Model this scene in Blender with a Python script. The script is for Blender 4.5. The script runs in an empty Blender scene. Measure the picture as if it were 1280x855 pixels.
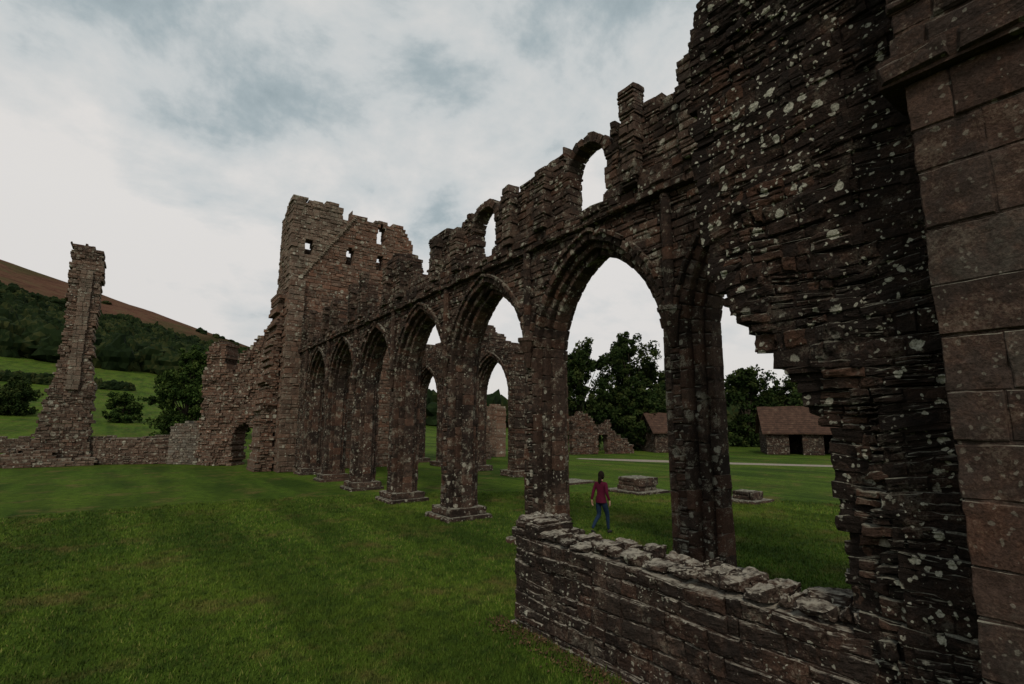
import bpy, math, random, bmesh
import numpy as np
from mathutils import Vector, noise, Matrix
random.seed(7); R=random.uniform
nrng=np.random.default_rng(3)
scene=bpy.context.scene
def n3(x,y,z=0.0): return noise.noise(Vector((x,y,z)))
def link(o): scene.collection.objects.link(o); return o
# ------------------------------------------------------------ node helpers
class NT:
    def __init__(s,nt): s.nt=nt; s.L=nt.links
    def n(s,t,ins=None,**kw):
        nd=s.nt.nodes.new(t)
        for k,v in kw.items(): setattr(nd,k,v)
        if ins:
            for k,v in ins.items():
                if isinstance(v,bpy.types.NodeSocket): s.L.new(v,nd.inputs[k])
                else: nd.inputs[k].default_value=v
        return nd
    def math(s,op,a,b=0.0,c=False): return s.n('ShaderNodeMath',{0:a,1:b},operation=op,use_clamp=c).outputs[0]
    def ramp(s,f,stops,interp='LINEAR'):
        nd=s.n('ShaderNodeValToRGB',{0:f}); cr=nd.color_ramp; cr.interpolation=interp
        while len(cr.elements)<len(stops): cr.elements.new(0.5)
        for e,(p,c) in zip(cr.elements,stops):
            e.position=p; e.color=(c,c,c,1) if not isinstance(c,tuple) else (*c,1)
        return nd.outputs[0]
    def mix(s,f,a,b,mode='MIX'):
        nd=s.n('ShaderNodeMix',data_type='RGBA',blend_type=mode)
        for i,v in ((0,f),(6,a),(7,b)):
            if isinstance(v,bpy.types.NodeSocket): s.L.new(v,nd.inputs[i])
            else: nd.inputs[i].default_value=(*v,1) if isinstance(v,tuple) else v
        return nd.outputs[2]
    def noise(s,vec,scale,detail=6,rough=.6): return s.n('ShaderNodeTexNoise',{'Vector':vec,'Scale':scale,'Detail':detail,'Roughness':rough}).outputs[0]
def newmat(name):
    m=bpy.data.materials.new(name); m.use_nodes=True; nt=m.node_tree; nt.nodes.clear()
    h=NT(nt); out=h.n('ShaderNodeOutputMaterial'); b=h.n('ShaderNodeBsdfPrincipled',{'Roughness':.95}); b.inputs['Specular IOR Level'].default_value=.08
    h.L.new(b.outputs[0],out.inputs[0]); return m,h,b
def stone_mat(name,c0,c1,c2,c3,lich=.5,black=.5,spot=6.0,bump=.6,top=(.30,.29,.23),patch=.6,red=(.20,.090,.055),sk=.42,lc=(.62,.60,.50),al0=.43,la0=.40):
    m,h,b=newmat(name)
    P=h.n('ShaderNodeNewGeometry'); pos=P.outputs['Position']
    at=h.n('ShaderNodeAttribute',attribute_name='col'); sp=h.n('ShaderNodeSeparateColor',{0:at.outputs['Color']})
    fine=h.noise(pos,9,6,.65); med=h.noise(pos,1.1,5,.6); vf=h.noise(pos,48,4,.7); m3=h.noise(pos,3.1,6,.72)
    r=h.math('ADD',h.math('MULTIPLY',sp.outputs[0],.6),h.math('ADD',h.math('MULTIPLY',h.math('SUBTRACT',fine,.5),.9),h.math('MULTIPLY',med,.4)))
    base=h.ramp(r,[(.05,c0),(.35,c1),(.65,c2),(.95,c3)])
    rr=h.math('ADD',h.math('MULTIPLY',sp.outputs[1],.75),h.math('MULTIPLY',h.ramp(m3,[(.46,0.0),(.62,1.0)]),.3),True)
    base=h.mix(rr,base,red)
    base=h.mix(.8,base,h.ramp(vf,[(.3,.30),(.7,1.15)]),'MULTIPLY')
    al=h.ramp(h.math('ADD',med,h.math('MULTIPLY',h.math('SUBTRACT',fine,.5),.8)),[(al0,0.0),(al0+.14,1.0)])
    al=h.math('MULTIPLY',al,black); al=h.math('MULTIPLY',al,h.math('SUBTRACT',1.0,sp.outputs[1],True))
    al=h.math('MAXIMUM',al,h.math('MULTIPLY',sp.outputs[2],h.ramp(fine,[(.3,1.0),(.62,.45)])))
    base=h.mix(al,base,(.019,.015,.013))
    pt=h.ramp(h.math('ADD',m3,h.math('MULTIPLY',h.math('SUBTRACT',vf,.5),.40)),[(.56,0.0),(.64,1.0)])
    base=h.mix(h.math('MULTIPLY',pt,patch,True),base,h.mix(vf,(.15,.14,.105),(.46,.44,.35)))
    wn=h.n('ShaderNodeTexNoise',{'Vector':pos,'Scale':14.0,'Detail':3.0}).outputs['Color']
    wv=h.n('ShaderNodeVectorMath',{0:wn,1:(.5,.5,.5)},operation='SUBTRACT').outputs[0]
    wv=h.n('ShaderNodeVectorMath',{0:wv,'Scale':.08},operation='SCALE').outputs[0]
    wp=h.n('ShaderNodeVectorMath',{0:pos,1:wv},operation='ADD').outputs[0]
    tot=None
    for sc,k in ((spot,sk),(spot*2.4,sk)):
        vo=h.n('ShaderNodeTexVoronoi',{'Vector':wp,'Scale':sc})
        vs=h.n('ShaderNodeSeparateColor',{0:vo.outputs['Color']})
        rad=h.math('MULTIPLY',h.math('POWER',vs.outputs[0],2.2),k)
        mk=h.math('MULTIPLY',h.math('SUBTRACT',rad,vo.outputs['Distance']),18.0,True)
        tot=mk if tot is None else h.math('MAXIMUM',tot,mk)
    area=h.ramp(h.noise(pos,.9,4,.6),[(la0,0.0),(la0+.13,1.0)])
    tot=h.math('MULTIPLY',tot,h.math('MULTIPLY',area,lich*1.3),True)
    tot=h.math('MULTIPLY',tot,h.ramp(vf,[(.3,.4),(.52,1.0)]))
    base=h.mix(tot,base,h.mix(vf,(.24,.23,.17),lc))
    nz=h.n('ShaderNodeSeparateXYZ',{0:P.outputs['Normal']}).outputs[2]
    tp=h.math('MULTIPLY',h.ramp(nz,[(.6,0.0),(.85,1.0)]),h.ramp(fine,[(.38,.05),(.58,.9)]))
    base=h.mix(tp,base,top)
    h.L.new(base,b.inputs['Base Color'])
    hh=h.math('ADD',h.math('MULTIPLY',fine,1.0),h.math('MULTIPLY',vf,.4))
    bp=h.n('ShaderNodeBump',{'Height':hh,'Strength':bump,'Distance':.08}); h.L.new(bp.outputs[0],b.inputs['Normal'])
    return m
M_arc=stone_mat('arcade_stone',(.038,.027,.022),(.078,.053,.042),(.128,.086,.066),(.23,.175,.135),lich=.62,black=.78,spot=5.0,patch=.62,sk=.40,bump=.75)
M_tow=stone_mat('tower_stone',(.11,.074,.056),(.185,.125,.094),(.26,.185,.14),(.42,.36,.28),lich=.65,black=.45,spot=2.4,patch=.7,red=(.26,.125,.08))
M_dark=stone_mat('dark_rubble_stone',(.016,.012,.010),(.034,.024,.020),(.070,.046,.036),(.20,.13,.10),lich=1.0,black=.92,spot=8.5,patch=.14,bump=.8,red=(.155,.074,.046),sk=.46,lc=(.66,.64,.54),la0=.34)
M_pil=stone_mat('ashlar_stone',(.042,.030,.025),(.066,.047,.039),(.098,.070,.058),(.20,.175,.145),lich=.20,black=.55,spot=8,bump=.45,patch=.12,sk=.38)
M_low=stone_mat('low_wall_stone',(.026,.020,.017),(.048,.036,.030),(.082,.061,.049),(.14,.115,.095),lich=.65,black=.75,spot=8,top=(.36,.33,.27),patch=.24,sk=.40)
M_pale=stone_mat('pale_ruin_stone',(.12,.10,.085),(.19,.16,.13),(.26,.23,.19),(.38,.36,.31),lich=.8,black=.3,spot=2.5)
# ------------------------------------------------------------ masonry
_tx={}
def tex(s):
    if s not in _tx:
        t=bpy.data.textures.new('clouds_%g'%s,'CLOUDS'); t.noise_scale=s; t.noise_depth=2; _tx[s]=t
    return _tx[s]
class MB:
    def __init__(s): s.v=[];s.f=[];s.c=[]
    def obj(s,name,mat,parent=None,warp=0,wf=.8,sub=0,disp=()):
        if warp: s.v=[(x,y,z+warp*n3(x*wf,y*wf,z*wf*1.3)*min(1,max(0,z/.6))) for x,y,z in s.v]
        me=bpy.data.meshes.new(name); me.from_pydata(s.v,[],s.f); me.update()
        if s.c:
            a=me.attributes.new('col','FLOAT_COLOR','FACE')
            arr=np.ones((len(s.f),4),dtype=np.float32); arr[:,:3]=np.array(s.c,dtype=np.float32); a.data.foreach_set('color',arr.ravel())
        me.materials.append(mat); o=link(bpy.data.objects.new(name,me))
        if sub:
            m=o.modifiers.new('sub','SUBSURF'); m.subdivision_type='SIMPLE'; m.levels=sub; m.render_levels=sub
        for sc,st in disp:
            m=o.modifiers.new('disp','DISPLACE'); m.texture=tex(sc); m.strength=st; m.mid_level=.5; m.texture_coords='LOCAL'
        if parent: o.parent=parent
        return o
BF=[(3,2,1,0),(12,13,14,15)]
for i in range(4):
    j=(i+1)%4
    BF+= [(i,j,4+j,4+i),(4+i,4+j,8+j,8+i),(8+i,8+j,12+j,12+i)]
def frame(ox,oy,ux,uy,nx=None,ny=None):
    l=math.hypot(ux,uy); ux/=l;uy/=l
    if nx is None: nx,ny=-uy,ux
    return (ox,oy,ux,uy,nx,ny)
def block(mb,F,q,n0,n1,col,ins=.014,e=.02,jn=.0):
    ox,oy,ux,uy,nx,ny=F
    cu=sum(p[0] for p in q)/4; cz=sum(p[1] for p in q)/4
    du=max(abs(p[0]-cu) for p in q); dz=max(abs(p[1]-cz) for p in q)
    ku=min(.45,ins/max(du,1e-4)); kz=min(.45,ins/max(dz,1e-4))
    qi=[(p[0]+(cu-p[0])*ku*R(.4,1.8),p[1]+(cz-p[1])*kz*R(.4,1.8)) for p in q]
    b=len(mb.v)
    for qq,n,j in ((qi,n0,jn),(q,n0+e,0),(q,n1-e,0),(qi,n1,jn)):
        for (u,z) in qq:
            k=n+(R(-j,j) if j else 0)
            mb.v.append((ox+ux*u+nx*k,oy+uy*u+ny*k,z))
    for f in BF: mb.f.append(tuple(b+i for i in f)); mb.c.append(col)
def rect(a,b,c,d): return [(a,c),(b,c),(b,d),(a,d)]
def cdef(u,z): return (random.random(),max(0,R(-.5,.5)),max(0,R(-.6,.5)))
def wall(mb,F,mask,ur,zr,ch=(.14,.22),sl=(.25,.6),nf=lambda u,z:(0,1.1),jit=.03,col=cdef,rag=.05,ins=.014,core=True,e=.02,split=.22,cd=.04,ccol=(.25,.15,.55),g=.004):
    z=zr[0]; jf=jit if callable(jit) else (lambda u,z:jit)
    while z<zr[1]-.01:
        h=min(R(*ch),zr[1]-z)
        if zr[1]-z-h<ch[0]*.5: h=zr[1]-z
        zm=z+h/2; st=.04; k=int((ur[1]-ur[0])/st); iv=[]; cur=None
        for i in range(k+1):
            u=ur[0]+i*st; ok=mask(u,zm)
            if ok and cur is None: cur=u
            if not ok and cur is not None: iv.append((cur,u)); cur=None
        if cur is not None: iv.append((cur,ur[1]))
        for a,b in iv:
            a+=R(-rag,rag); b+=R(-rag,rag)
            if b-a<.06: continue
            if core:
                x=a
                while x<b-.01:
                    x2=min(b,x+.8); n0,n1=nf((x+x2)/2,zm)
                    block(mb,F,rect(x+.02,x2-(.02 if x2==b else -.02),z+.0005,z+h-.0005),n0+cd,n1-.05,ccol,.001,.001); x=x2
            x=a
            while x<b-.001:
                L=R(*sl)*(1 if random.random()<.75 else .5)
                if b-x-L<sl[0]*.6: L=b-x
                n0,n1=nf(x+L/2,zm); J=jf(x+L/2,zm)
                parts=[(z,z+h)]
                if random.random()<split: zz=z+h*R(.35,.65); parts=[(z,zz),(zz,z+h)]
                for (za,zb) in parts:
                    j0=R(-J,J*.6); j1=R(-J*.6,J); k2=min(.014,(zb-za)*.12)
                    qq=[(x+g+R(0,.01),za+g+R(0,k2)),(x+L-g-R(0,.01),za+g+R(0,k2)),(x+L-g-R(0,.01),zb-g-R(0,k2)),(x+g+R(0,.01),zb-g-R(0,k2))]
                    block(mb,F,qq,n0+j0,n1+j1,col(x+L/2,zm),ins,e,J*.3)
                x+=L
        z+=h
# ------------------------------------------------------------ arcade
HW,ZS,RR=1.72,4.7,2.40; SP=4.55; T=1.1
def bayR(y,z,yc):
    d=abs(y-yc)
    if z<ZS: return d-HW
    return math.hypot(d+(RR-HW),z-ZS)-RR
def arc_pts(yc,r,side,t):
    rad=RR+r; a_end=math.acos((RR-HW)/rad); a=a_end*t
    return (yc+side*(-(RR-HW)+rad*math.cos(a)), ZS+rad*math.sin(a))
def arch_rings(mb,F,yc,col,z0=.3,T=T,orders=((0,.15,.36),(.14,.30,.18),(.29,.47,-.01))):
    for (r0,r1,d) in orders:
        for side in (-1,1):
            z=z0
            while z<ZS-.01:
                h=R(.24,.46)
                if ZS-z-h<.2: h=ZS-z
                a,b=yc+side*(HW+r0),yc+side*(HW+r1)
                jj=R(-.015,.015)
                block(mb,F,rect(min(a,b)+R(-.006,.006),max(a,b)+R(-.006,.006),z+.003,z+h-.003),d+jj,T-d+jj,col(yc,z),.028,.032,.008)
                z+=h
            n=13
            for i in range(n):
                t0,t1=i/n+.0015,(i+1)/n-.0015
                q=[arc_pts(yc,r0,side,t0),arc_pts(yc,r0,side,t1),arc_pts(yc,r1,side,t1),arc_pts(yc,r1,side,t0)]
                jj=R(-.018,.018)
                block(mb,F,q,d+jj,T-d+jj,col(yc,z),.028,.032,.008)
    n=16
    for side in (-1,1):
        for i in range(n):
            if random.random()<.12: continue
            t0,t1=i/n+.003,(i+1)/n-.003
            q=[arc_pts(yc,.46,side,t0),arc_pts(yc,.46,side,t1),arc_pts(yc,.55,side,t1),arc_pts(yc,.55,side,t0)]
            block(mb,F,q,-.10+R(-.015,.025),.1,col(yc,6),.02,.03,.004)
def shaft(mb,F,y,z0,z1,r,n=8,col=(.4,.1,.2),nc=0.0,r2=None):
    ox,oy,ux,uy,nx,ny=F; r2=r if r2 is None else r2
    b=len(mb.v)
    for zz,rr in ((z0,r),(z1,r2)):
        for i in range(n):
            a=2*math.pi*i/n; u=y+rr*math.cos(a); k=nc+rr*math.sin(a)
            mb.v.append((ox+ux*u+nx*k,oy+uy*u+ny*k,zz))
    for i in range(n):
        j=(i+1)%n; mb.f.append((b+i,b+j,b+n+j,b+n+i)); mb.c.append(col)
    mb.f.append(tuple(b+n+i for i in range(n))); mb.c.append(col)
    mb.f.append(tuple(b+n-1-i for i in range(n))); mb.c.append(col)
def colA(u,z):
    d=max(0,R(-.6,.6))
    return (min(1,max(0,R(0,.85)+(.2 if z>8.2 else 0))),max(0,R(-.7,.55)),d)
FA=frame(8.2,0,0,1,1,0)
bays=[8.35+SP*k for k in range(-1,6)]
def blk(u,s,seed): return n3(math.floor(u/s)*7.31+seed,seed*3.1)
def topA(y):
    t=9.75+.5*blk(y,.55,1.3)+.4*blk(y,1.7,5.1)+.25*blk(y,.2,2.3)
    if y<5.7: t=10.2+(5.7-y)*.3
    if y>15: t+=.0+.4*blk(y,1.1,8.8)
    return t
WH=.60
def maskA(y,z):
    for yc in bays:
        if abs(y-yc)<2.4 and z<8:
            if bayR(y,z,yc)<.44: return False
    if z>7.95:
        for i,yc in enumerate(bays):
            d=abs(y-yc)
            if d<WH+.2 and i<=2:
                if z<9.15: return d>WH
                return False
            if i==3 and d<.7: return z<8.6+.5*max(0,d-.3)+.4*blk(y,.3,4)
            if i>3 and d<1.0: return z<8.05+.35*blk(y,.3,9)+.9*max(0,d-.7)
    return z<topA(y)
def nfA(u,z):
    b=.04*n3(u*2,z*2)
    if z>8.25: return (b,.46)
    if z>7.62: return (-.15+.12*n3(u*2,z*3),.95)
    return (b,T)
arc=bpy.data.objects.new('ruined_arcade',None); link(arc)
DA=((.35,.06),(.09,.035))
mb=MB()
wall(mb,FA,maskA,(1.0,35.7),(.34,10.9),nf=nfA,jit=.03,col=colA,rag=.03,ch=(.11,.22),sl=(.18,.48),split=.22,cd=.03)
mb.obj('arcade_masonry',M_arc,arc,warp=.05,wf=1.1,sub=1,disp=DA)
mb=MB()
for yc in bays: arch_rings(mb,FA,yc,colA)
for yc in bays[:3]:
    for i in range(13):
        a0,a1=math.pi*i/13+.01,math.pi*(i+1)/13-.01
        q=[(yc+math.cos(a)*r,9.13+math.sin(a)*r) for a,r in ((a0,WH),(a1,WH),(a1,WH+R(.2,.26)),(a0,WH+R(.2,.26)))]
        block(mb,FA,q,-.03+R(-.03,.03),.45,colA(yc,9),.015,.02,.01)
for k in range(7):
    y=6.075+SP*k
    z=5.23
    while z<7.5:
        h_=R(.25,.4); shaft(mb,FA,y+R(-.006,.006),z+.003,min(7.55,z+h_)-.003,.105,10,colA(y,6),-.07); z+=h_
    shaft(mb,FA,y,4.85,5.15,.12,10,(.6,.1,.1),-.09,.22)
    shaft(mb,FA,y,4.45,4.85,.05,10,(.5,.1,.3),-.05,.14)
    shaft(mb,FA,y,5.15,5.23,.24,10,(.7,.0,.1),-.09)
    for hw,dn,z0,z1 in ((.80,.26,-.15,.13),(.68,.13,.13,.36)):
        wall(mb,FA,lambda u,z:True,(y-hw,y+hw),(z0,z1),ch=(z1-z0,z1-z0),sl=(.3,.6),nf=lambda u,z:(-dn,T+dn),jit=.03,col=colA,rag=.05,ins=.035,e=.05,split=0)
mb.obj('arch_orders',M_arc,arc,sub=1,disp=((.3,.035),(.08,.03)))
mb=MB()
for k in range(7):
    y=6.075+SP*k
    for s in (-.75,.75):
        if random.random()<.9:
            wall(mb,FA,lambda u,z:True,(y+s-.22,y+s+.22),(8.0,9.5+R(-.3,.8)),nf=lambda u,z:(-.26,.1),jit=.03,col=lambda u,z:(R(.6,1),0,max(0,R(-.9,.2))),rag=.05)
mb.obj('clerestory_pilasters',M_arc,arc,sub=1,disp=DA)
# second arcade
arc2=bpy.data.objects.new('nave_arcade_ruin',None); link(arc2)
F2=frame(17.8,0,0,1,1,0); b2=[27.25,31.8,36.35]
def top2(y): return 8.3+1.3*blk(y,.6,8)+.4*blk(y,.2,3)+(.8 if y>28 else -1.2*max(0,25.6-y))
def mask2(y,z):
    for yc in b2:
        if abs(y-yc)<2.4 and bayR(y,z,yc)<.44: return False
    return z<top2(y)
mb=MB(); wall(mb,F2,mask2,(24.5,39.2),(.3,10),col=colA,rag=.06,ch=(.14,.24),sl=(.25,.6))
for yc in b2: arch_rings(mb,F2,yc,colA)
for y in (24.97,29.5,34.1,38.6):
    wall(mb,F2,lambda u,z:True,(y-.8,y+.8),(-.1,.33),ch=(.2,.22),nf=lambda u,z:(-.2,T+.2),col=colA)
mb.obj('nave_masonry',M_arc,arc2)
def stump(name,y,w,h,x=17.7,d=1.5,mat=M_arc):
    mb=MB(); F=frame(x,0,0,1,1,0)
    wall(mb,F,lambda u,z:True,(y-w*.7,y+w*.7),(-.1,.10),ch=(.2,.22),sl=(.4,.8),nf=lambda u,z:(-.25,d+.2),col=colA,rag=.1,ins=.03)
    if h>.15: wall(mb,F,lambda u,z:z<h+.1*n3(u*3,0),(y-w*.42,y+w*.42),(.1,h+.1),ch=(.2,.25),sl=(.4,.7),nf=lambda u,z:(.1,d-.15),col=cdef,rag=.05,ins=.03)
    return mb.obj(name,mat,sub=2,disp=((.3,.06),(.08,.03)))
stump('stone_pier_base',16.0,1.5,.55)
stump('stone_pier_base',20.5,1.3,.0)
stump('stone_pier_base',11.5,1.0,.3,19.2,1.0)
# ------------------------------------------------------------ tower
tow=bpy.data.objects.new('ruined_tower',None); link(tow)
FT=frame(7.2,35.7,1,0,0,1)
def scar(u): return 12.4+(u-.5)*1.45
wins=[(1.15,14.5,.55,1.2,0),(4.0,14.3,.55,1.3,0),(6.3,16.3,.6,1.5,1),(6.25,14.2,.55,1.2,0)]
def topT(u):
    t=18.4+.4*blk(u,.5,2.2)
    if 3.35<u<4.0: t=17.6
    if u>4: t=18.1+.3*blk(u,.4,6)
    if u>7.9: t-= (u-7.9)*1.4
    return t
def maskT(u,z):
    for (a,b,w,h,_) in wins:
        if b<z<b+h:
            hw=w/2; zz=z-(b+h-hw)
            if zz>0: hw=math.sqrt(max(0,hw*hw-zz*zz))
            if abs(u-a)<hw: return False
    return z<topT(u)
def colT(u,z):
    if z>scar(u)+.2 and u<4.2: return (R(.5,1),0,max(0,R(-.6,.35)))
    if z<12: return (R(0,.7),max(0,R(-.1,.8)),max(0,R(-.5,.5)))
    return (R(0,.7),R(.1,.9),max(0,R(-.8,.3)))
mb=MB()
wall(mb,FT,maskT,(0,8.9),(0,19),ch=(.16,.3),sl=(.25,.7),nf=lambda u,z:(0,.9),jit=.05,col=colT,rag=.05,ins=.02)
wall(mb,FT,lambda u,z:abs(z-scar(u)-.1)<.16 ,(.4,4.3),(12,18),ch=(.12,.16),sl=(.2,.4),nf=lambda u,z:(-.14,.05),col=lambda u,z:(1,0,0),core=False)
wall(mb,FT,lambda u,z:u<1.5-.5*(z>7)+.1*n3(z*2,1),(0,1.7),(0,12.6),ch=(.25,.4),sl=(.35,.7),nf=lambda u,z:(-.55 if z<7 else -.3,0.02),jit=.05,col=lambda u,z:(R(.2,.9),max(0,R(-.4,.5)),max(0,R(-.5,.4))),ins=.02)
wall(mb,FT,lambda u,z:z<10.5+.4*blk(u,.3,3) ,(2.6,3.6),(0,11),ch=(.25,.4),sl=(.4,.7),nf=lambda u,z:(-.35,0.02),jit=.05,col=colT,ins=.02)
for a,b in ((.0,.9),(1.1,1.9),(2.3,3.2),(4.4,5.0),(5.7,6.3)):
    wall(mb,FT,lambda u,z:True,(a,b),(18.0 if a<4 else 17.9,(18.65 if a<4 else 18.2)+R(-.3,.15)),ch=(.2,.26),sl=(.3,.5),nf=lambda u,z:(-.06,.9),rag=.2,col=lambda u,z:(R(.6,1),0,max(0,R(-.4,.3))))
mb.obj('tower_front_wall',M_tow,tow,disp=((.3,.05),))
mb=MB(); FL=frame(7.2,36.6,0,1,1,0)
wall(mb,FL,lambda u,z:z<18.4-.5*max(0,u-1.2)+.4*blk(u,.4,7),(0,2.6),(0,19),ch=(.2,.32),sl=(.3,.8),nf=lambda u,z:(0,.9),jit=.05,col=lambda u,z:(R(.4,1) if z>12 else R(.1,.7),max(0,R(-.8,.4)),max(0,R(-.6,.5))))
mb.obj('tower_side_wall',M_tow,tow)
mb=MB(); FB=frame(8.1,38.3,1,0,0,1)
wall(mb,FB,lambda u,z:z<15.8+.4*blk(u,.6,4),(0,8.0),(0,16.4),ch=(.28,.4),sl=(.5,.9),nf=lambda u,z:(0,.9),col=colT)
mb.obj('tower_back_wall',M_tow,tow)
mb=MB(); FR=frame(6.1,36.4,1,0,0,1)
wall(mb,FR,lambda u,z: u>(.8*max(0,min(1,z/11.6))**1.3)+.3*blk(z,.5,3)+.15*n3(z*3,1) ,(0,1.1),(0,11.8),ch=(.12,.26),sl=(.2,.5),nf=lambda u,z:(.2*n3(u,z*1.5),2.6),jit=.11,col=colT,rag=.14)
mb.obj('tower_broken_flank',M_tow,tow)
# ------------------------------------------------------------ west front ruins
def pl(pts):
    def f(u):
        if u<=pts[0][0]: return pts[0][1]
        for (a,b),(c,d) in zip(pts,pts[1:]):
            if u<=c: return b+(d-b)*(u-a)/(c-a)
        return pts[-1][1]
    return f
mb=MB(); FW=frame(3.5,45.2,4.4,-4.6,.72,.69)
tw=pl([(0,4.5),(.3,8.4),(.9,9.3),(1.9,9.2),(2.1,7.0),(2.8,6.6),(3.3,8.2),(4.2,8.8),(5,10),(6.3,11)])
wall(mb,FW,lambda u,z: z<tw(u)+.6*blk(u,.35,2)+.4*n3(u*4,z) and not(abs(u-3.9)<.75 and (z<2.3 or math.hypot(u-3.9,z-2.3)<.75)) and u>.35*n3(z*2,3)+.2*blk(z,.4,1)+.15,(0,6.3),(0,12),ch=(.12,.26),sl=(.22,.6),nf=lambda u,z:(.25*n3(u,z)-.1,1.3),jit=.09,col=lambda u,z:(R(0,.6),R(0,.7),max(0,R(-.3,.8))),rag=.12)
mb.obj('west_front_ruin',M_tow)
mb=MB(); FW=frame(1.9,47.3,1.9,-1.9,.7,.7)
wall(mb,FW,lambda u,z:z<3.2-.3*abs(u-1.4)+.3*blk(u,.4,1),(0,2.6),(0,3.6),jit=.05,col=cdef,nf=lambda u,z:(0,.9))
mb.obj('stone_wall',M_pale)
mb=MB(); FW=frame(-3.4,50.4,5.6,-2.9,.46,.89)
wall(mb,FW,lambda u,z:z<2.0+.3*blk(u,.8,1)+.2*n3(u*3,2)-.03*u,(0,6.3),(0,2.4),jit=.06,rag=.1,col=lambda u,z:(R(.1,.6),max(0,R(-.3,.4)),max(0,R(-.1,.9))),nf=lambda u,z:(0,.8))
mb.obj('stone_wall',M_tow)
mb=MB(); FP=frame(0,49.8,1,0,0,1)
lft=pl([(0,-6.9),(.5,-6.6),(1.5,-6.3),(3,-6.0),(5,-5.85),(6,-5.5),(9,-5.3),(13,-5.35),(16,-5.5),(17,-5.4)])
rgt=pl([(0,-2.7),(2,-3.0),(4,-3.0),(6,-3.1),(6.6,-3.35),(10,-3.5),(13,-3.4),(17,-3.55)])
wall(mb,FP,lambda u,z:lft(z)+.22*n3(z*2.5,2)+.12*blk(z,.4,1)<u<rgt(z)+.18*n3(z*2,7)+.12*blk(z,.5,4) and z<16.7-.35*max(0,u+4.6)+.4*blk(u,.3,2),(-7.4,-2.4),(0,17.2),ch=(.14,.28),sl=(.22,.6),nf=lambda u,z:(.1*n3(u,z),1.8),jit=.08,col=lambda u,z:(R(.2,.9),max(0,R(-.6,.6)),.8 if z>15.3 or (z<6 and random.random()<.7) else max(0,R(-.5,.4))),rag=.1)
wall(mb,FP,lambda u,z:True,(-4.7,-3.95),(5.5,14.6),ch=(.3,.4),sl=(.3,.45),nf=lambda u,z:(-.2,.05),jit=.03,col=lambda u,z:(R(.6,1),0,max(0,R(-.8,.4))))
wall(mb,FP,lambda u,z:z<(u+9.4)*.55+.3*n3(u*2,1),(-9.3,-6.6),(0,1.8),jit=.08,nf=lambda u,z:(0,1.6),rag=.18)
wall(mb,FP,lambda u,z:z<(1.2 if u<-4.8 else .6)+.5*n3(u*2,4),(-7.2,-2.4),(0,1.6),jit=.08,nf=lambda u,z:(-.7+.2*z,1.5),rag=.18)
mb.obj('ruined_stone_pier',M_tow,disp=((.3,.06),))
# ------------------------------------------------------------ near wall
near=bpy.data.objects.new('ruined_crossing_wall',None); link(near)
FN=frame(4.85,0,0,1,1,0)
edge=pl([(0,2.0),(1.6,2.05),(2.5,2.12),(2.9,2.1),(3.2,2.25),(3.5,2.35),(3.8,2.65),(4.1,2.88),(4.6,3.06),(5.0,3.17),(5.7,3.22),(7.15,3.2),(7.9,3.05),(8.6,3.1),(11,2.6)])
def maskN(u,z): return u<edge(z)+.05*n3(z*4,1)+.03*n3(z*17,4)
def nfN(u,z):
    d=edge(z)-u; b=.07*n3(u*1.7,z*1.3,2)+.03*n3(u*5,z*6)
    if z<3.7 and d<.45: b+=.20*(1-d/.45)+.08*n3(u*8,z*8)
    elif d<.15: b+=.05
    return (b,1.1)
def colN(u,z):
    d=edge(z)-u; nn=n3(u*3,z*3,4)
    if 1.4<z<4.0 and d<.38+.25*nn: return (R(.8,1),R(.15,.6),0)
    s=n3(u*1.1,z*.8,5)
    red=.5 if (d<1.0+.6*nn and 3.8<z<6.8) else 0
    return (min(.85,max(0,R(0,.65)+red*.5)),max(0,R(-.5,.25)+red*R(.2,1)),max(0,min(1,R(.0,.85)-red*1.3-s*.5)))
mb=MB()
wall(mb,FN,maskN,(.85,3.4),(-.1,10.8),ch=(.075,.17),sl=(.1,.34),nf=nfN,jit=lambda u,z:.018 if edge(z)-u<.5 else .010,col=colN,rag=.035,ins=.010,e=.016,split=.35,cd=.015,ccol=(.2,.1,.75),g=.0015)
mb.obj('rubble_face',M_dark,near,warp=.10,wf=1.4,sub=2,disp=((.22,.08),(.06,.04),(.025,.018)))
mb=MB(); FQ=frame(4.42,0,0,1,1,0)
def cp(u,z):
    if random.random()<.15: return (R(.85,1),0,0)
    return (R(0,.8),max(0,R(-.7,.25)),max(0,R(-.4,.5)))
wall(mb,FQ,lambda u,z:True,(-2.6,1.12),(-.1,5.5),ch=(.28,.48),sl=(.4,.8),nf=lambda u,z:(0,1.5),jit=.010,col=cp,rag=.01,ins=.006,e=.008,split=.0,cd=.010,ccol=(.6,0,.2),g=.0015)
wall(mb,FQ,lambda u,z:True,(-2.6,1.26),(5.5,5.72),ch=(.22,.22),sl=(.5,.9),nf=lambda u,z:(-.12,1.5),jit=.015,col=lambda u,z:(R(0,.5),0,R(.2,.8)),rag=.02,ins=.04,e=.07,split=0,g=.002)
wall(mb,FQ,lambda u,z:True,(-2.6,1.2),(5.72,10.6),ch=(.16,.32),sl=(.2,.6),nf=lambda u,z:(.06,1.5),jit=.03,col=lambda u,z:(R(0,.6),0,R(0,.8)),rag=.04,ins=.015,cd=.02)
mb.obj('ashlar_pilaster',M_pil,near,sub=3,disp=((.25,.03),(.06,.018),(.02,.007)))
low=bpy.data.objects.new('low_stone_wall',None); link(low)
FLW=frame(4.92,0,0,1,1,0)
tl=lambda u:(1.52 if u>6.15 else 1.37)+.05*blk(u,.35,3)
mb=MB()
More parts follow.
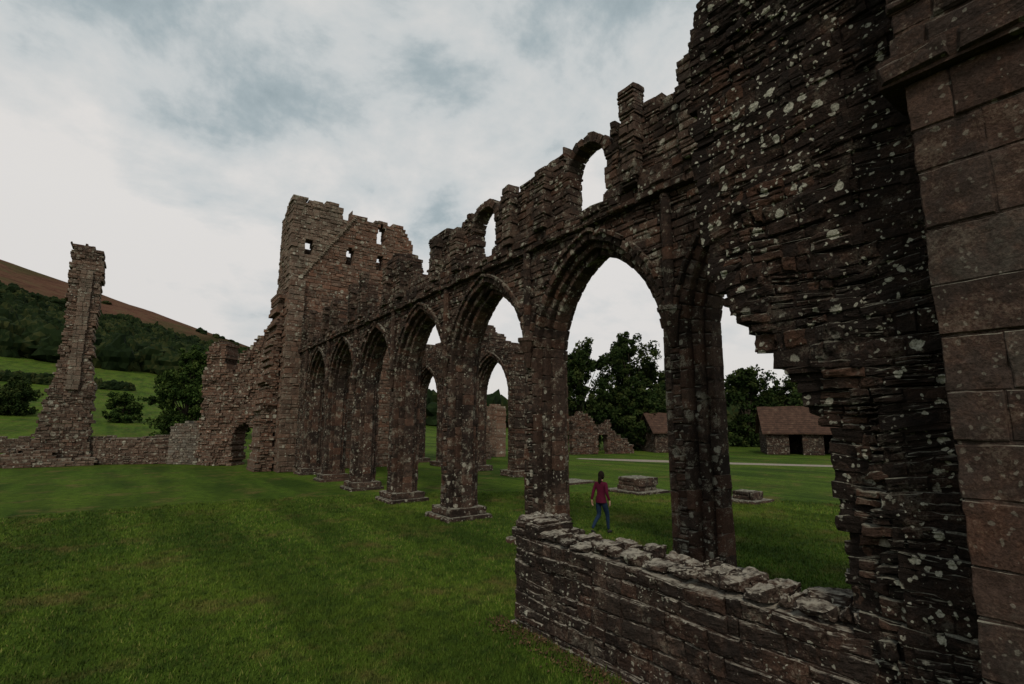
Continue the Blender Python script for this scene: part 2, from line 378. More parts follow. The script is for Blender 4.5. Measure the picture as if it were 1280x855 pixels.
wall(mb,FLW,lambda u,z:z<tl(u),(1.9,6.78),(-.1,1.6),ch=(.14,.28),sl=(.18,.55),nf=lambda u,z:(.05*n3(u*1.5,z*2),.72),jit=.018,col=lambda u,z:(R(0,.9),max(0,R(-.7,.35)),max(0,R(-.3,.7))),rag=.03,ins=.016,split=.14,cd=.018,g=.002)
mb.obj('wall_courses',M_low,low,warp=.05,wf=1.3,sub=3,disp=((.22,.06),(.06,.035),(.025,.015)))
mb=MB()
u=1.9
while u<6.75:
    L=R(.14,.4); L=min(L,6.8-u)
    zt=tl(u+L/2); a=R(0,.09); mid=R(.25,.5)
    def cq(a0,a1,b0,b1):
        hh=R(.01,.09)
        block(mb,FLW,[(a0+R(0,.04),zt-.04),(a1-R(0,.04),zt-.04),(a1-R(.0,.07),zt+hh*R(.5,1.3)),(a0+R(0,.07),zt+hh*R(.5,1.3))],b0,b1,(R(.2,1),0,max(0,R(-.3,.6))),.05,.05,.03)
    cq(u,u+L,a,mid-.01); cq(u+R(-.05,.05),u+L+R(-.05,.03),mid+.01,.70+R(-.06,.05))
    u+=L
mb.obj('coping_stones',M_low,low,sub=3,disp=((.2,.08),(.06,.05),(.02,.012)))
mb=MB()
wall(mb,FLW,lambda u,z:True,(1.9,6.85),(-.1,.04),ch=(.16,.16),sl=(.12,.35),nf=lambda u,z:(-.03+.12*n3(u*3,1),.8),jit=.06,rag=.05,ins=.04,split=0)
mb.obj('footing',M_low,low,sub=2,disp=((.15,.07),(.05,.03)))
# ------------------------------------------------------------ terrain
zp=pl([(0,0),(70,0),(90,.4),(130,4.5),(260,23),(600,97),(1100,240),(1500,262),(4200,250)])
sa=pl([(-180,.3),(-90,.7),(-40,1.15),(-10.4,1.05),(0,.86),(9.2,.62),(20,.35),(32,.10),(100,.07),(180,.3)])
def terr(x,y):
    r=math.hypot(x,y); az=math.degrees(math.atan2(x,y))
    z=zp(r)*sa(az)
    if r>90: z+=n3(x*.006,y*.006)*min(1,(r-90)/300)*10+n3(x*.02,y*.02,3)*min(1,(r-90)/300)*2.2
    return z
def polar(name,rs,mat,step=1.0):
    v=[];f=[]; n=int(360/step)
    for r in rs:
        for i in range(n):
            a=math.radians(i*step-180); x,y=r*math.sin(a),r*math.cos(a); v.append((x,y,terr(x,y)))
    for k in range(len(rs)-1):
        for i in range(n):
            j=(i+1)%n; f.append((k*n+i,(k+1)*n+i,(k+1)*n+j,k*n+j))
    me=bpy.data.meshes.new(name); me.from_pydata(v,[],f); me.update(); me.materials.append(mat)
    for p in me.polygons: p.use_smooth=True
    return link(bpy.data.objects.new(name,me))
def grass_tint(h,P,c):
    med=h.noise(P,.55,7,.7)
    st=h.n('ShaderNodeVectorMath',{0:P,1:(1.0,.14,1.0)},operation='MULTIPLY').outputs[0]
    stripe=h.noise(st,.62,3,.55); big=h.noise(P,.13,4,.6); m2=h.noise(P,3.0,5,.7)
    c=h.mix(h.ramp(stripe,[(.42,.7),(.58,0.0)]),c,(.026,.052,.008))
    c=h.mix(h.ramp(big,[(.42,0.0),(.62,.5)]),c,(.125,.18,.020))
    c=h.mix(h.ramp(med,[(.53,0.0),(.66,.75)]),c,(.165,.125,.045))
    c=h.mix(h.ramp(m2,[(.38,.6),(.52,0.0)]),c,(.024,.046,.010))
    return c
def ground_mat():
    m,h,b=newmat('grass_ground'); P=h.n('ShaderNodeNewGeometry').outputs['Position']
    fi=h.noise(P,22,6,.7); vf=h.noise(P,120,3,.7)
    c=grass_tint(h,P,h.ramp(fi,[(.3,(.046,.090,.010)),(.7,(.105,.172,.020))]))
    c=h.mix(.6,c,h.ramp(fi,[(.3,.45),(.68,1.25)]),'MULTIPLY')
    c=h.mix(.5,c,h.ramp(vf,[(.35,.4),(.65,1.3)]),'MULTIPLY')
    h.L.new(c,b.inputs['Base Color'])
    bp=h.n('ShaderNodeBump',{'Height':h.math('ADD',fi,h.math('MULTIPLY',vf,.4)),'Strength':.7,'Distance':.05}); h.L.new(bp.outputs[0],b.inputs['Normal']); b.inputs['Roughness'].default_value=1
    b.inputs['Specular IOR Level'].default_value=.05
    return m
def hill_mat():
    m,h,b=newmat('moorland'); P=h.n('ShaderNodeNewGeometry').outputs['Position']
    z=h.n('ShaderNodeSeparateXYZ',{0:P}).outputs[2]
    nz=h.noise(P,.008,7,.65); n2=h.noise(P,.05,6,.7)
    zz=h.math('ADD',z,h.math('MULTIPLY',h.math('SUBTRACT',nz,.5),90.0))
    moor=h.ramp(n2,[(.3,(.055,.030,.022)),(.5,(.115,.060,.040)),(.7,(.11,.082,.045))])
    moor=h.mix(h.ramp(nz,[(.54,0.0),(.62,.6)]),moor,(.055,.058,.025))
    low=h.ramp(n2,[(.3,(.010,.018,.007)),(.7,(.025,.04,.012))])
    c=h.mix(h.ramp(h.math('DIVIDE',zz,200.0),[(.5,0.0),(.70,1.0)]),low,moor)
    h.L.new(c,b.inputs['Base Color']); b.inputs['Roughness'].default_value=1; b.inputs['Specular IOR Level'].default_value=.0
    bp=h.n('ShaderNodeBump',{'Height':n2,'Strength':.8,'Distance':6.0}); h.L.new(bp.outputs[0],b.inputs['Normal'])
    return m
polar('ground',[0.01,3,6,10,15,22,30,40,50,60,70,80,90,100,110,120,130,145,160,180,200,225,250,275,300],ground_mat())
polar('hill',[300*1.045**i for i in range(60)],hill_mat(),.75)
def path_mat():
    m,h,b=newmat('gravel'); P=h.n('ShaderNodeNewGeometry').outputs['Position']
    h.L.new(h.ramp(h.noise(P,6,6,.7),[(.3,(.18,.15,.12)),(.7,(.36,.31,.25))]),b.inputs['Base Color']); return m
pp=[(47,4),(44,12),(41,17),(37.5,22.5),(34,29),(31.5,34)]
v=[];f=[]
for i,(x,y) in enumerate(pp):
    a=pp[max(0,i-1)];c=pp[min(len(pp)-1,i+1)]; d=Vector((c[0]-a[0],c[1]-a[1])).normalized(); w=[.6,1.1,.9,1.0,1.3,.5][i]
    v+=[(x-d.y*w,y+d.x*w,.01),(x+d.y*w,y-d.x*w,.01)]
    if i: f.append((2*i-2,2*i-1,2*i+1,2*i))
me=bpy.data.meshes.new('gravel_path');me.from_pydata(v,[],f);me.materials.append(path_mat());link(bpy.data.objects.new('gravel_path',me))
# ------------------------------------------------------------ grass blades
def blade_mat():
    m,h,b=newmat('grass_blades'); at=h.n('ShaderNodeAttribute',attribute_name='rnd').outputs['Fac']
    P=h.n('ShaderNodeNewGeometry').outputs['Position']
    c=h.ramp(at,[(0,(.042,.085,.012)),(.5,(.090,.155,.019)),(.85,(.145,.205,.030)),(1,(.28,.23,.09))])
    h.L.new(grass_tint(h,P,c),b.inputs['Base Color']); b.inputs['Roughness'].default_value=.8; return m
N=320000
az=np.radians(nrng.uniform(-16,82,N)); r=3.6+20*nrng.random(N)**1.5
x=r*np.sin(az); y=r*np.cos(az)
k=~((x>4.85)&(x<5.8)&(y<6.85)); k&=~((x>4.3)&(y<2.2)); x=x[k];y=y[k];r=r[k];N=len(x)
hgt=nrng.uniform(.02,.055,N)*(1+r*.02); w=nrng.uniform(.003,.006,N)*(1+r*.12); th=nrng.uniform(0,6.283,N); lean=nrng.uniform(0,.9,N)*hgt; la=nrng.uniform(0,6.283,N)
# taller tufts at the foot of the low wall
near_w=(x>4.6)&(x<4.95)&(y<7.1); hgt=np.where(near_w,hgt*nrng.uniform(1,2.6,N),hgt)
V=np.zeros((N,3,3),np.float32)
V[:,0]=np.stack([x-w*np.cos(th),y-w*np.sin(th),np.full(N,-.003)],1)
V[:,1]=np.stack([x+w*np.cos(th),y+w*np.sin(th),np.full(N,-.003)],1)
V[:,2]=np.stack([x+lean*np.cos(la),y+lean*np.sin(la),hgt],1)
def tri_mesh(name,V,rnd,mat,k=3):
    n=len(V); me=bpy.data.meshes.new(name); me.vertices.add(n*k); me.vertices.foreach_set('co',V.astype(np.float32).ravel())
    me.loops.add(n*k); me.loops.foreach_set('vertex_index',np.arange(n*k,dtype=np.int32))
    me.polygons.add(n); me.polygons.foreach_set('loop_start',np.arange(0,n*k,k,dtype=np.int32))
    me.update(calc_edges=True)
    a=me.attributes.new('rnd','FLOAT','FACE'); a.data.foreach_set('value',rnd.astype(np.float32)); me.materials.append(mat)
    me.validate(); return me
me=tri_mesh('grass_blades',V,nrng.random(N),blade_mat()); link(bpy.data.objects.new('grass',me))
n=2600; yy=nrng.uniform(1.9,7.1,n); xx=4.88-np.abs(nrng.normal(0,.2,n)); s=nrng.uniform(.008,.024,n); t=nrng.uniform(0,6.28,n)
V=np.zeros((n,4,3),np.float32)
for i in range(4):
    V[:,i,0]=xx+s*np.cos(t+i*1.571); V[:,i,1]=yy+s*.7*np.sin(t+i*1.571); V[:,i,2]=.03+nrng.uniform(0,.025,n)
m,h,b=newmat('dead_leaves'); at=h.n('ShaderNodeAttribute',attribute_name='rnd').outputs['Fac']
h.L.new(h.ramp(at,[(0,(.04,.025,.015)),(.6,(.09,.055,.03)),(1,(.16,.10,.05))]),b.inputs['Base Color'])
link(bpy.data.objects.new('fallen_leaves',tri_mesh('fallen_leaves',V,nrng.random(n),m,4)))
# ------------------------------------------------------------ trees
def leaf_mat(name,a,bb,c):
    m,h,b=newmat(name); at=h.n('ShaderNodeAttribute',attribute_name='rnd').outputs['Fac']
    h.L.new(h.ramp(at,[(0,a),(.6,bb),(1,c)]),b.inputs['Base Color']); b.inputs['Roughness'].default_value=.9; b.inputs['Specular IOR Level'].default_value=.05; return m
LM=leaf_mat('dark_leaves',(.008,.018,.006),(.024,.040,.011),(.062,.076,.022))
LMF=leaf_mat('forest_leaves',(.005,.010,.004),(.014,.024,.008),(.042,.046,.015))
LM2=leaf_mat('green_leaves',(.014,.030,.008),(.034,.060,.014),(.080,.11,.026))
bark,hb,bb_=newmat('bark'); hb.L.new(hb.ramp(hb.noise(hb.n('ShaderNodeNewGeometry').outputs['Position'],5,6,.7),[(.3,(.03,.024,.018)),(.7,(.09,.07,.055))]),bb_.inputs['Base Color'])
def limb(v,f,p0,p1,r0,r1,n=7):
    p0=Vector(p0);p1=Vector(p1);d=(p1-p0).normalized(); a=d.orthogonal().normalized(); c=d.cross(a); b=len(v)
    for p,r in ((p0,r0),(p1,r1)):
        for i in range(n):
            t=6.2832*i/n; v.append(tuple(p+a*math.cos(t)*r+c*math.sin(t)*r))
    for i in range(n):
        j=(i+1)%n; f.append((b+i,b+j,b+n+j,b+n+i))
def tree(name,x,y,H,W,mat,leaf=.3,nl=9000,seed=1,trunk=.25,base=.22,z=None,nb=30,cs=(.25,.45)):
    rs=random.Random(seed); g=np.random.default_rng(seed); z0=terr(x,y) if z is None else z
    par=link(bpy.data.objects.new(name,None)); v=[];f=[]
    top=Vector((x+rs.uniform(-.3,.3),y,z0+H*.6)); limb(v,f,(x,y,z0-.2),top,trunk*1.3,trunk*.5)
    cl=[]
    for i in range(nb):
        t=(i+rs.random())/nb; zz=z0+H*(base+(1-base)*t*.93); prof=max(.12,math.sin(math.pi*min(1,.16+.84*t**1.25)))**.6
        a=rs.uniform(0,6.283); rr=W*prof*rs.uniform(.2,.85); c=Vector((x+rr*math.cos(a),y+rr*math.sin(a),zz))
        s=Vector((x,y,z0+H*(base*.6+.5*t*rs.uniform(.5,.9)))); mid=(s+c)/2+Vector((0,0,.2)); limb(v,f,s,mid,trunk*.35,trunk*.2,5); limb(v,f,mid,c,trunk*.2,trunk*.07,5)
        cl.append((c,W*rs.uniform(*cs)))
    me=bpy.data.meshes.new('trunk');me.from_pydata(v,[],f);me.materials.append(bark);o=link(bpy.data.objects.new('trunk',me));o.parent=par
    C=[];S=[]
    for c,s in cl:
        for _ in range(9):
            d=Vector((rs.gauss(0,1),rs.gauss(0,1),rs.gauss(0,.8))).normalized()*s*rs.uniform(.3,1.1); C.append(c+d); S.append(s*rs.uniform(.25,.5))
    C=np.array([tuple(c) for c in C]);S=np.array(S); idx=g.integers(0,len(C),nl)
    d=g.normal(0,1,(nl,3)); d/=np.linalg.norm(d,axis=1)[:,None]; p=C[idx]+d*(S[idx]*g.random(nl)**.4)[:,None]
    p[:,2]=np.maximum(p[:,2],z0+.05)
    a1=g.normal(0,1,(nl,3)); a1/=np.linalg.norm(a1,axis=1)[:,None]; a2=np.cross(a1,g.normal(0,1,(nl,3))); a2/=np.linalg.norm(a2,axis=1)[:,None]
    L=(leaf*g.uniform(.5,1.1,nl))[:,None]
    V=np.stack([p-a1*L*.5,p+a2*L*.3,p+a1*L*.5,p-a2*L*.3],1)
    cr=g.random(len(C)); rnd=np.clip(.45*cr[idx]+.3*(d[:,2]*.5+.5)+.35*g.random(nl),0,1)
    o=link(bpy.data.objects.new('crown',tri_mesh('crown',V,rnd,mat,4))); o.parent=par
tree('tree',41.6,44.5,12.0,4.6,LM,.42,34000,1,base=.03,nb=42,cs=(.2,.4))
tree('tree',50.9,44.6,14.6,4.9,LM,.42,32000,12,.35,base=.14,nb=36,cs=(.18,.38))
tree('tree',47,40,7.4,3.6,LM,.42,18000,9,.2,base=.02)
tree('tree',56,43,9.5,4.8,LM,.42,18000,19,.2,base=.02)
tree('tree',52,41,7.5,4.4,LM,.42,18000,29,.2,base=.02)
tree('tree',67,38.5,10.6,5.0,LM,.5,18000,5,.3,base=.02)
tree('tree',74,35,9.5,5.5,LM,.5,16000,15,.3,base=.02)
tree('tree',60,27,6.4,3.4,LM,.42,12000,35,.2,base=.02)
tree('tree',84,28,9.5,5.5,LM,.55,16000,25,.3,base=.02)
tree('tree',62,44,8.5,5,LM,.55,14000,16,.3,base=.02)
tree('tree',5.6,92,13.8,5.4,LM2,.5,26000,3,.3,base=.02,nb=40,cs=(.2,.4))
tree('tree',12,95,11.5,4.5,LM,.55,14000,6,.3,base=.03)
tree('bush',-2.8,125,5.4,3.4,LM2,.55,12000,4,.1,base=0)
tree('bush',-20,132,6.2,4.6,LM,.55,12000,7,.1,base=0)
tree('bush',-27,134,5.4,4.6,LM,.55,10000,8,.1,base=0)
def blobs(name,pts,mat,seed,flat=0):
    b=bmesh.new(); bmesh.ops.create_icosphere(b,subdivisions=3,radius=1); base=np.array([tuple(v.co) for v in b.verts]); fc=np.array([[v.index for v in f.verts] for f in b.faces]); b.free()
    g=np.random.default_rng(seed); VV=[];FF=[];RN=[];o=0
    for (x,y,z,r,hh) in pts:
        q=g.uniform(0,50,3); d=1+.28*np.sin(base[:,0]*5+q[0])*np.sin(base[:,1]*5+q[1])+.25*g.random(len(base))+.15*np.sin(base[:,2]*7+q[2])
        P=base*d[:,None]*np.array([r,r,hh])+np.array([x,y,z+hh*.7]); VV.append(P); FF.append(fc+o); o+=len(base)
        RN.append(np.clip(g.random()*.65+.45*g.random(len(fc)),0,1))
    V=np.concatenate(VV);F=np.concatenate(FF);RN=np.concatenate(RN)
    me=bpy.data.meshes.new(name); me.from_pydata(V.tolist(),[],F.tolist()); a=me.attributes.new('rnd','FLOAT','FACE'); a.data.foreach_set('value',RN.astype(np.float32)); me.materials.append(mat); link(bpy.data.objects.new(name,me))
pts=[]
while len(pts)<1350:
    az_=R(-24,16); r_=R(262,680); x_=r_*math.sin(math.radians(az_)); y_=r_*math.cos(math.radians(az_))
    if r_>300 or n3(x_*.02,y_*.02)>-.1:
        if n3(x_*.008,y_*.008,9)>.36: continue
        pts.append((x_,y_,terr(x_,y_),R(3,6),R(4,7)))
k=0
while k<420:
    az_=R(-24,14); r_=R(660,900); x_=r_*math.sin(math.radians(az_)); y_=r_*math.cos(math.radians(az_)); k+=1
    if n3(x_*.01,y_*.01,4)>(r_-660)/600-.1: pts.append((x_,y_,terr(x_,y_)-1,R(2,5.5),R(1.5,4)))
blobs('forest',pts,LMF,1)
pts=[]
for _ in range(320):
    az_=R(16,80); r_=R(150,260); x_=r_*math.sin(math.radians(az_)); y_=r_*math.cos(math.radians(az_)); pts.append((x_,y_,terr(x_,y_),R(3,6),R(3,6)))
for i in range(70):
    t=i/70; x_=-45+t*42; y_=190+t*6; pts.append((x_,y_,terr(x_,y_)-.5,R(1,1.8),R(1,2)))
blobs('distant_trees',pts,LMF,2)
mb=MB(); FW=frame(-20,74,25,-1.5)
wall(mb,FW,lambda u,z:z<1.6+.2*blk(u,.9,2),(0,27),(0,1.9),ch=(.2,.3),sl=(.3,.7),nf=lambda u,z:(0,.6),jit=.05,rag=.05,col=lambda u,z:(R(0,.6),0,R(0,.9)))
mb.obj('field_stone_wall',M_tow)
mb=MB(); FW=frame(35,38.5,9,-2.6)
tb=pl([(0,3.6),(1.5,4.0),(2.6,2.9),(4.2,3.2),(5,2.0),(6.2,1.5),(7,.6)])
wall(mb,FW,lambda u,z:z<tb(u)+.5*blk(u,.4,3)+.4*n3(u*3,1) and not (abs(u-3.4)<.5 and z<2),(0,7),(0,4.6),ch=(.14,.26),sl=(.25,.6),jit=.06,rag=.1,col=lambda u,z:(R(.1,.8),R(0,.7),max(0,R(-.4,.6))),nf=lambda u,z:(0,.8))
mb.obj('ruined_precinct_wall',M_arc)
mb=MB(); FW=frame(28,40,-.4,5)
wall(mb,FW,lambda u,z:z<4.6+.4*blk(u,.4,3),(0,3),(0,5.2),ch=(.2,.3),col=lambda u,z:(R(.3,1),R(.2,.8),0))
mb.obj('ruined_wall_fragment',M_tow)
mb=MB(); FW=frame(21.5,37.5,3.5,.3)
wall(mb,FW,lambda u,z:z<pl([(0,6.8),(1,7.2),(1.6,5.5),(2.6,5.0),(3.4,3.2)])(u)+.5*blk(u,.35,3)+.3*n3(u*4,z) and not(abs(u-1.6)<.5 and z<2.6),(0,3.4),(0,7.8),ch=(.14,.26),jit=.07,rag=.12,col=colA)
mb.obj('ruined_wall_fragment',M_tow)
roofm,h,b=newmat('stone_tiles'); P=h.n('ShaderNodeNewGeometry').outputs['Position']
br=h.noise(P,2.5,7,.75)
wv=h.n('ShaderNodeTexWave',{'Vector':P,'Scale':1.6,'Distortion':1.5},bands_direction='Z').outputs['Fac']
h.L.new(h.mix(.6,h.ramp(br,[(.35,(.042,.026,.020)),(.6,(.095,.054,.038)),(.7,(.15,.12,.085))]),h.ramp(wv,[(0,.45),(.4,1.0)]),'MULTIPLY'),b.inputs['Base Color'])
def barn(name,ox,oy,ux,uy,L,D,eh,rh,doors=()):
    par=link(bpy.data.objects.new(name,None)); F=frame(ox,oy,ux,uy)
    mb=MB(); op=lambda u,z:any(a<u<b and c<z<d for a,b,c,d in doors)
    dk=lambda u,z:(R(0,.6),R(0,.3),R(0,.9))
    wall(mb,F,lambda u,z:not op(u,z),(0,L),(0,eh),nf=lambda u,z:(0,.5),col=dk,ch=(.18,.28),sl=(.3,.6),rag=.01)
    wall(mb,F,lambda u,z:True,(0,L),(0,eh),nf=lambda u,z:(D-.5,D),col=dk,ch=(.3,.5),sl=(.5,.9),rag=.01)
    for uu in (0,L-.5):
        G=(ox+F[2]*uu+F[4]*.5,oy+F[3]*uu+F[5]*.5,F[4],F[5],F[2],F[3])
        wall(mb,G,lambda u,z:z<eh+(rh-eh)*(1-abs((u+.5)-D/2)/(D/2)) ,(0.0,D-1.0),(0,rh),nf=lambda u,z:(0,.5),col=dk,ch=(.18,.28),sl=(.3,.6),rag=.0)
    mb.obj('walls',M_arc,par)
    mb=MB()
    def P3(u,n,z): return (F[0]+F[2]*u+F[4]*n,F[1]+F[3]*u+F[5]*n,z)
    o=.35; th=.12
    for n_e in (-o,D+o):
        zz=eh-.1; K=14
        for i in range(K):
            u0=-o+(L+2*o)*i/K; u1=-o+(L+2*o)*(i+1)/K; dz=.07*n3(i*.7,n_e); dz1=.07*n3((i+1)*.7,n_e)
            a=[P3(u0,n_e,zz+dz*.5),P3(u1,n_e,zz+dz1*.5),P3(u1,D/2,rh+.2+dz1),P3(u0,D/2,rh+.2+dz)]
            bq=[(p[0],p[1],p[2]+th) for p in a]; k=len(mb.v); mb.v+=a+bq
            mb.f+=[(k,k+1,k+2,k+3),(k+4,k+5,k+6,k+7),(k,k+1,k+5,k+4)]
            if i==0: mb.f.append((k,k+3,k+7,k+4))
            if i==K-1: mb.f.append((k+1,k+2,k+6,k+5))
    mb.c=[(.5,.5,.5)]*len(mb.f); mb.obj('roof',roofm,par)
barn('stone_barn',51.0,27.5,9,-13,9,6,2.1,4.5,doors=((2,3.2,0,1.9),(5,7.5,0,1.9)))
barn('stone_outbuilding',44.5,36.0,4,-2.2,4.2,4.4,2.1,3.9,doors=((1.5,2.5,0,1.8),))
# ------------------------------------------------------------ person
def simple(name,c,c2=None,rough=.8):
    m,h,b=newmat(name); c2=c2 or tuple(k*1.4 for k in c)
    h.L.new(h.ramp(h.noise(h.n('ShaderNodeTexCoord').outputs['Object'],30,4),[(.3,c),(.7,c2)]),b.inputs['Base Color']); b.inputs['Roughness'].default_value=rough; return m
MJ=simple('maroon_jacket',(.075,.009,.024)); MJE=simple('blue_jeans',(.014,.028,.055)); MSK=simple('skin',(.42,.25,.18),(.48,.29,.21)); MHR=simple('dark_hair',(.012,.008,.006)); MSH=simple('shoes',(.02,.02,.02))
woman=link(bpy.data.objects.new('woman_walking',None))
def skin(name,chains,mats,matfn,sub=2):
    bm=bmesh.new(); sl=bm.verts.layers.skin.verify(); vd={}
    def V(p,r):
        k=tuple(round(c,4) for c in p)
        if k not in vd:
            v=bm.verts.new(p); v[sl].radius=r if isinstance(r,tuple) else (r,r); vd[k]=v
            if len(vd)==1: v[sl].use_root=True
        return vd[k]
    for ch in chains:
        prev=None
        for p,r in ch:
            v=V(p,r)
            if prev and not bm.edges.get((prev,v)): bm.edges.new((prev,v))
            prev=v
    me=bpy.data.meshes.new(name); bm.to_mesh(me); bm.free(); o=link(bpy.data.objects.new(name+'_t',me))
    md=o.modifiers.new('s','SKIN'); md.use_smooth_shade=True
    ms=o.modifiers.new('u','SUBSURF'); ms.levels=sub; ms.render_levels=sub
    dg=bpy.context.evaluated_depsgraph_get(); m2=bpy.data.meshes.new_from_object(o.evaluated_get(dg)); bpy.data.objects.remove(o)
    m2.materials.clear()
    for m in mats: m2.materials.append(m)
    for p in m2.polygons: p.use_smooth=True; p.material_index=matfn(p.center)
    o=link(bpy.data.objects.new(name,m2)); o.parent=woman; return o
pel=((0,0,.92),(.135,.10))
torso=[pel,((0,0,1.02),(.125,.09)),((0,.015,1.16),(.13,.095)),((0,.02,1.29),(.145,.10)),((0,.02,1.375),(.10,.075)),((0,.03,1.43),.05),((0,.045,1.49),.048)]
legL=[pel,((.085,.01,.86),(.095,.10)),((.09,.16,.50),.062),((.09,.17,.30),.052),((.09,.19,.10),.038)]
legR=[pel,((-.085,-.01,.86),(.095,.10)),((-.09,.02,.49),.062),((-.09,-.17,.34),.052),((-.09,-.31,.17),.038)]
armL=[torso[3],((.165,.015,1.345),.058),((.215,-.03,1.11),.047),((.235,.06,.90),.036)]
armR=[torso[3],((-.165,.015,1.345),.058),((-.215,-.06,1.11),.047),((-.23,-.12,.90),.036)]
skin('body',[torso,legL,legR,armL,armR],[MJ,MJE,MSK],lambda c:(2 if c.z>1.435 else (0 if (c.z>.86 or abs(c.x)>.19) else 1)))
for s,w in ((1,Vector((.235,.06,.90))),(-1,Vector((-.23,-.12,.90)))):
    ch=[[(tuple(w+Vector((0,.004,.01))),.026),(tuple(w+Vector((0,.01,-.04))),(.018,.032)),(tuple(w+Vector((0,.016,-.085))),(.016,.036))]]
    root=ch[0][-1]
    for i,(dy,l) in enumerate(((-.024,.06),(-.008,.072),(.009,.075),(.025,.066))):
        a=w+Vector((0,.016+dy,-.10)); b_=a+Vector((-s*.008,.004,-l*.5)); c_=b_+Vector((-s*.018,.006,-l*.4)); ch.append([root,(tuple(a),.009),(tuple(b_),.0085),(tuple(c_),.007)])
    a=w+Vector((0,.038,-.045)); ch.append([ch[0][1],(tuple(a),.011),(tuple(a+Vector((-s*.01,.02,-.035))),.009)])
    skin('hand',ch,[MSK],lambda c:0,1)
for pts_ in ([((.09,.14,.05),.045),((.09,.24,.045),.042),((.092,.345,.035),.032)],[((-.09,-.345,.135),.042),((-.09,-.27,.075),.042),((-.092,-.19,.035),.032)]):
    skin('shoe',[pts_],[MSH],lambda c:0,2)
def head():
    bm=bmesh.new(); bmesh.ops.create_uvsphere(bm,u_segments=24,v_segments=18,radius=1)
    for v in bm.verts:
        x,y,z=v.co; w=1-.28*max(0,-z)**1.2; x*=.074*w; yy=y*.092*(1-.12*max(0,-z)); zz=z*.112
        if y>.75 and abs(v.co.x)<.22 and -.35<v.co.z<.1: yy+=.02*(1-abs(v.co.x)/.22)*(1-abs(v.co.z+.15)/.3)
        if y>.6 and .02<v.co.z<.2 and .25<abs(v.co.x)<.6: yy-=.008
        v.co=(x,yy,zz)
    me=bpy.data.meshes.new('head')
    for s in (-1,1):
        r=bmesh.ops.create_uvsphere(bm,u_segments=8,v_segments=6,radius=1)
        for v in r['verts']: v.co=Vector((v.co.x*.01+s*.075,v.co.y*.018-.004,v.co.z*.03-.005))
        r=bmesh.ops.create_uvsphere(bm,u_segments=8,v_segments=6,radius=.011)
        for v in r['verts']: v.co+=Vector((s*.029,.077,.008))
    bm.to_mesh(me); bm.free(); me.materials.append(MSK)
    for p in me.polygons: p.use_smooth=True
    o=link(bpy.data.objects.new('head',me)); o.location=(0,.055,1.555); o.parent=woman
    bm=bmesh.new(); bmesh.ops.create_uvsphere(bm,u_segments=24,v_segments=18,radius=1)
    for v in list(bm.verts):
        x,y,z=v.co; v.co=(x*.088,(y*.100-.014),z*.125+.008)
    bmesh.ops.delete(bm,geom=[v for v in bm.verts if v.co.y>.045 and v.co.z<.06],context='VERTS')
    r=bmesh.ops.create_uvsphere(bm,u_segments=14,v_segments=12,radius=1)
    for v in r['verts']: v.co=Vector((v.co.x*.055,v.co.y*.05-.085,v.co.z*.13-.11))
    me=bpy.data.meshes.new('hair'); bm.to_mesh(me); bm.free(); me.materials.append(MHR)
    for p in me.polygons: p.use_smooth=True
    o=link(bpy.data.objects.new('hair',me)); o.location=(0,.05,1.56); o.parent=woman
head()
bm=bmesh.new(); rings=[(.84,.165,.125),(.90,.160,.120),(1.0,.145,.108)]
vs=[[bm.verts.new((rx*math.cos(t*math.pi/10),ry*math.sin(t*math.pi/10),z)) for t in range(20)] for z,rx,ry in rings]
for a,b_ in zip(vs,vs[1:]):
    for i in range(20): bm.faces.new((a[i],a[(i+1)%20],b_[(i+1)%20],b_[i]))
me=bpy.data.meshes.new('jacket_hem'); bm.to_mesh(me); bm.free(); me.materials.append(MJ)
for p in me.polygons: p.use_smooth=True
o=link(bpy.data.objects.new('jacket_hem',me)); o.parent=woman
woman.location=(10.62,10.55,.01); woman.rotation_euler=(0,0,math.radians(-80))
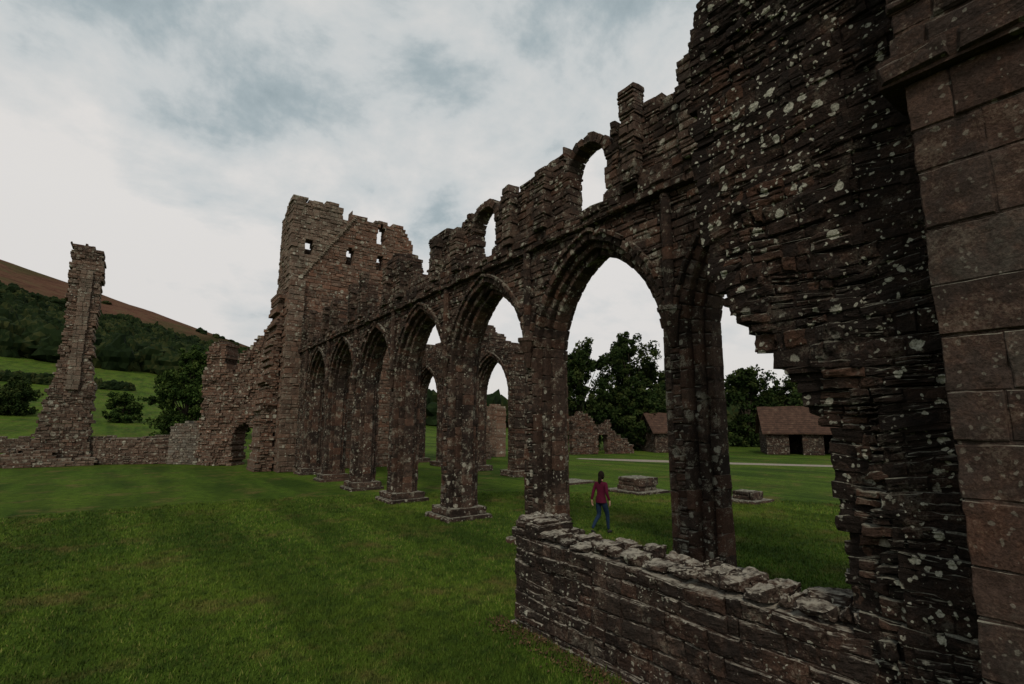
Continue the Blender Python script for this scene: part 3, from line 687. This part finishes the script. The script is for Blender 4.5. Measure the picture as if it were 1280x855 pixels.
# ------------------------------------------------------------ light & sky
w=bpy.data.worlds.new('World'); scene.world=w; w.use_nodes=True; nt=w.node_tree; nt.nodes.clear(); h=NT(nt)
SE,SA=math.radians(46),math.radians(222)
sky=h.n('ShaderNodeTexSky'); sky.sky_type='NISHITA'; sky.sun_disc=False; sky.sun_elevation=SE; sky.sun_rotation=SA
bg1=h.n('ShaderNodeBackground',{0:sky.outputs[0],1:.09})
g=h.n('ShaderNodeTexCoord').outputs['Generated']; s=h.n('ShaderNodeSeparateXYZ',{0:g})
zz=h.math('ADD',h.math('MAXIMUM',s.outputs[2],0.0),.30)
cv=h.n('ShaderNodeCombineXYZ',{0:h.math('DIVIDE',s.outputs[0],zz),1:h.math('DIVIDE',s.outputs[1],zz),2:3.7}).outputs[0]
wn=h.n('ShaderNodeTexNoise',{'Vector':cv,'Scale':2.3,'Detail':11.0,'Roughness':.60,'Distortion':.15}).outputs[0]
wn2=h.noise(cv,.8,3,.5)
f_=h.math('ADD',h.math('MULTIPLY',wn,.55),h.math('MULTIPLY',wn2,.45))
f_=h.math('SUBTRACT',f_,h.math('MULTIPLY',h.math('SUBTRACT',s.outputs[2],.53),.26))
cl=h.ramp(f_,[(.38,(.24,.31,.335)),(.445,(.40,.465,.485)),(.49,(.60,.63,.63)),(.58,(.78,.755,.725))])
hz=h.ramp(s.outputs[2],[(0,1.0),(.34,.0)])
cl=h.mix(h.math('MULTIPLY',hz,.65),cl,(.68,.64,.61))
bg2=h.n('ShaderNodeBackground',{0:cl,1:1.0})
mx=h.n('ShaderNodeMixShader',{0:.92}); h.L.new(bg1.outputs[0],mx.inputs[1]); h.L.new(bg2.outputs[0],mx.inputs[2])
out=h.n('ShaderNodeOutputWorld'); h.L.new(mx.outputs[0],out.inputs[0])
sd=bpy.data.lights.new('sun','SUN'); sd.energy=1.5; sd.angle=math.radians(10); sd.color=(1,.90,.76)
so=link(bpy.data.objects.new('sun',sd)); dv=Vector((math.sin(SA)*math.cos(SE),math.cos(SA)*math.cos(SE),math.sin(SE))); so.rotation_euler=dv.to_track_quat('Z','Y').to_euler()
# ------------------------------------------------------------ camera
cd=bpy.data.cameras.new('camera'); cd.lens=18; cd.sensor_width=36; cd.clip_end=6000; cd.clip_start=.05
co=link(bpy.data.objects.new('camera',cd)); co.location=(0,0,3); co.rotation_euler=(math.radians(90+9.1),0,math.radians(-35.66)); scene.camera=co
scene.view_settings.view_transform='Standard'; scene.view_settings.look='None'; scene.view_settings.exposure=0
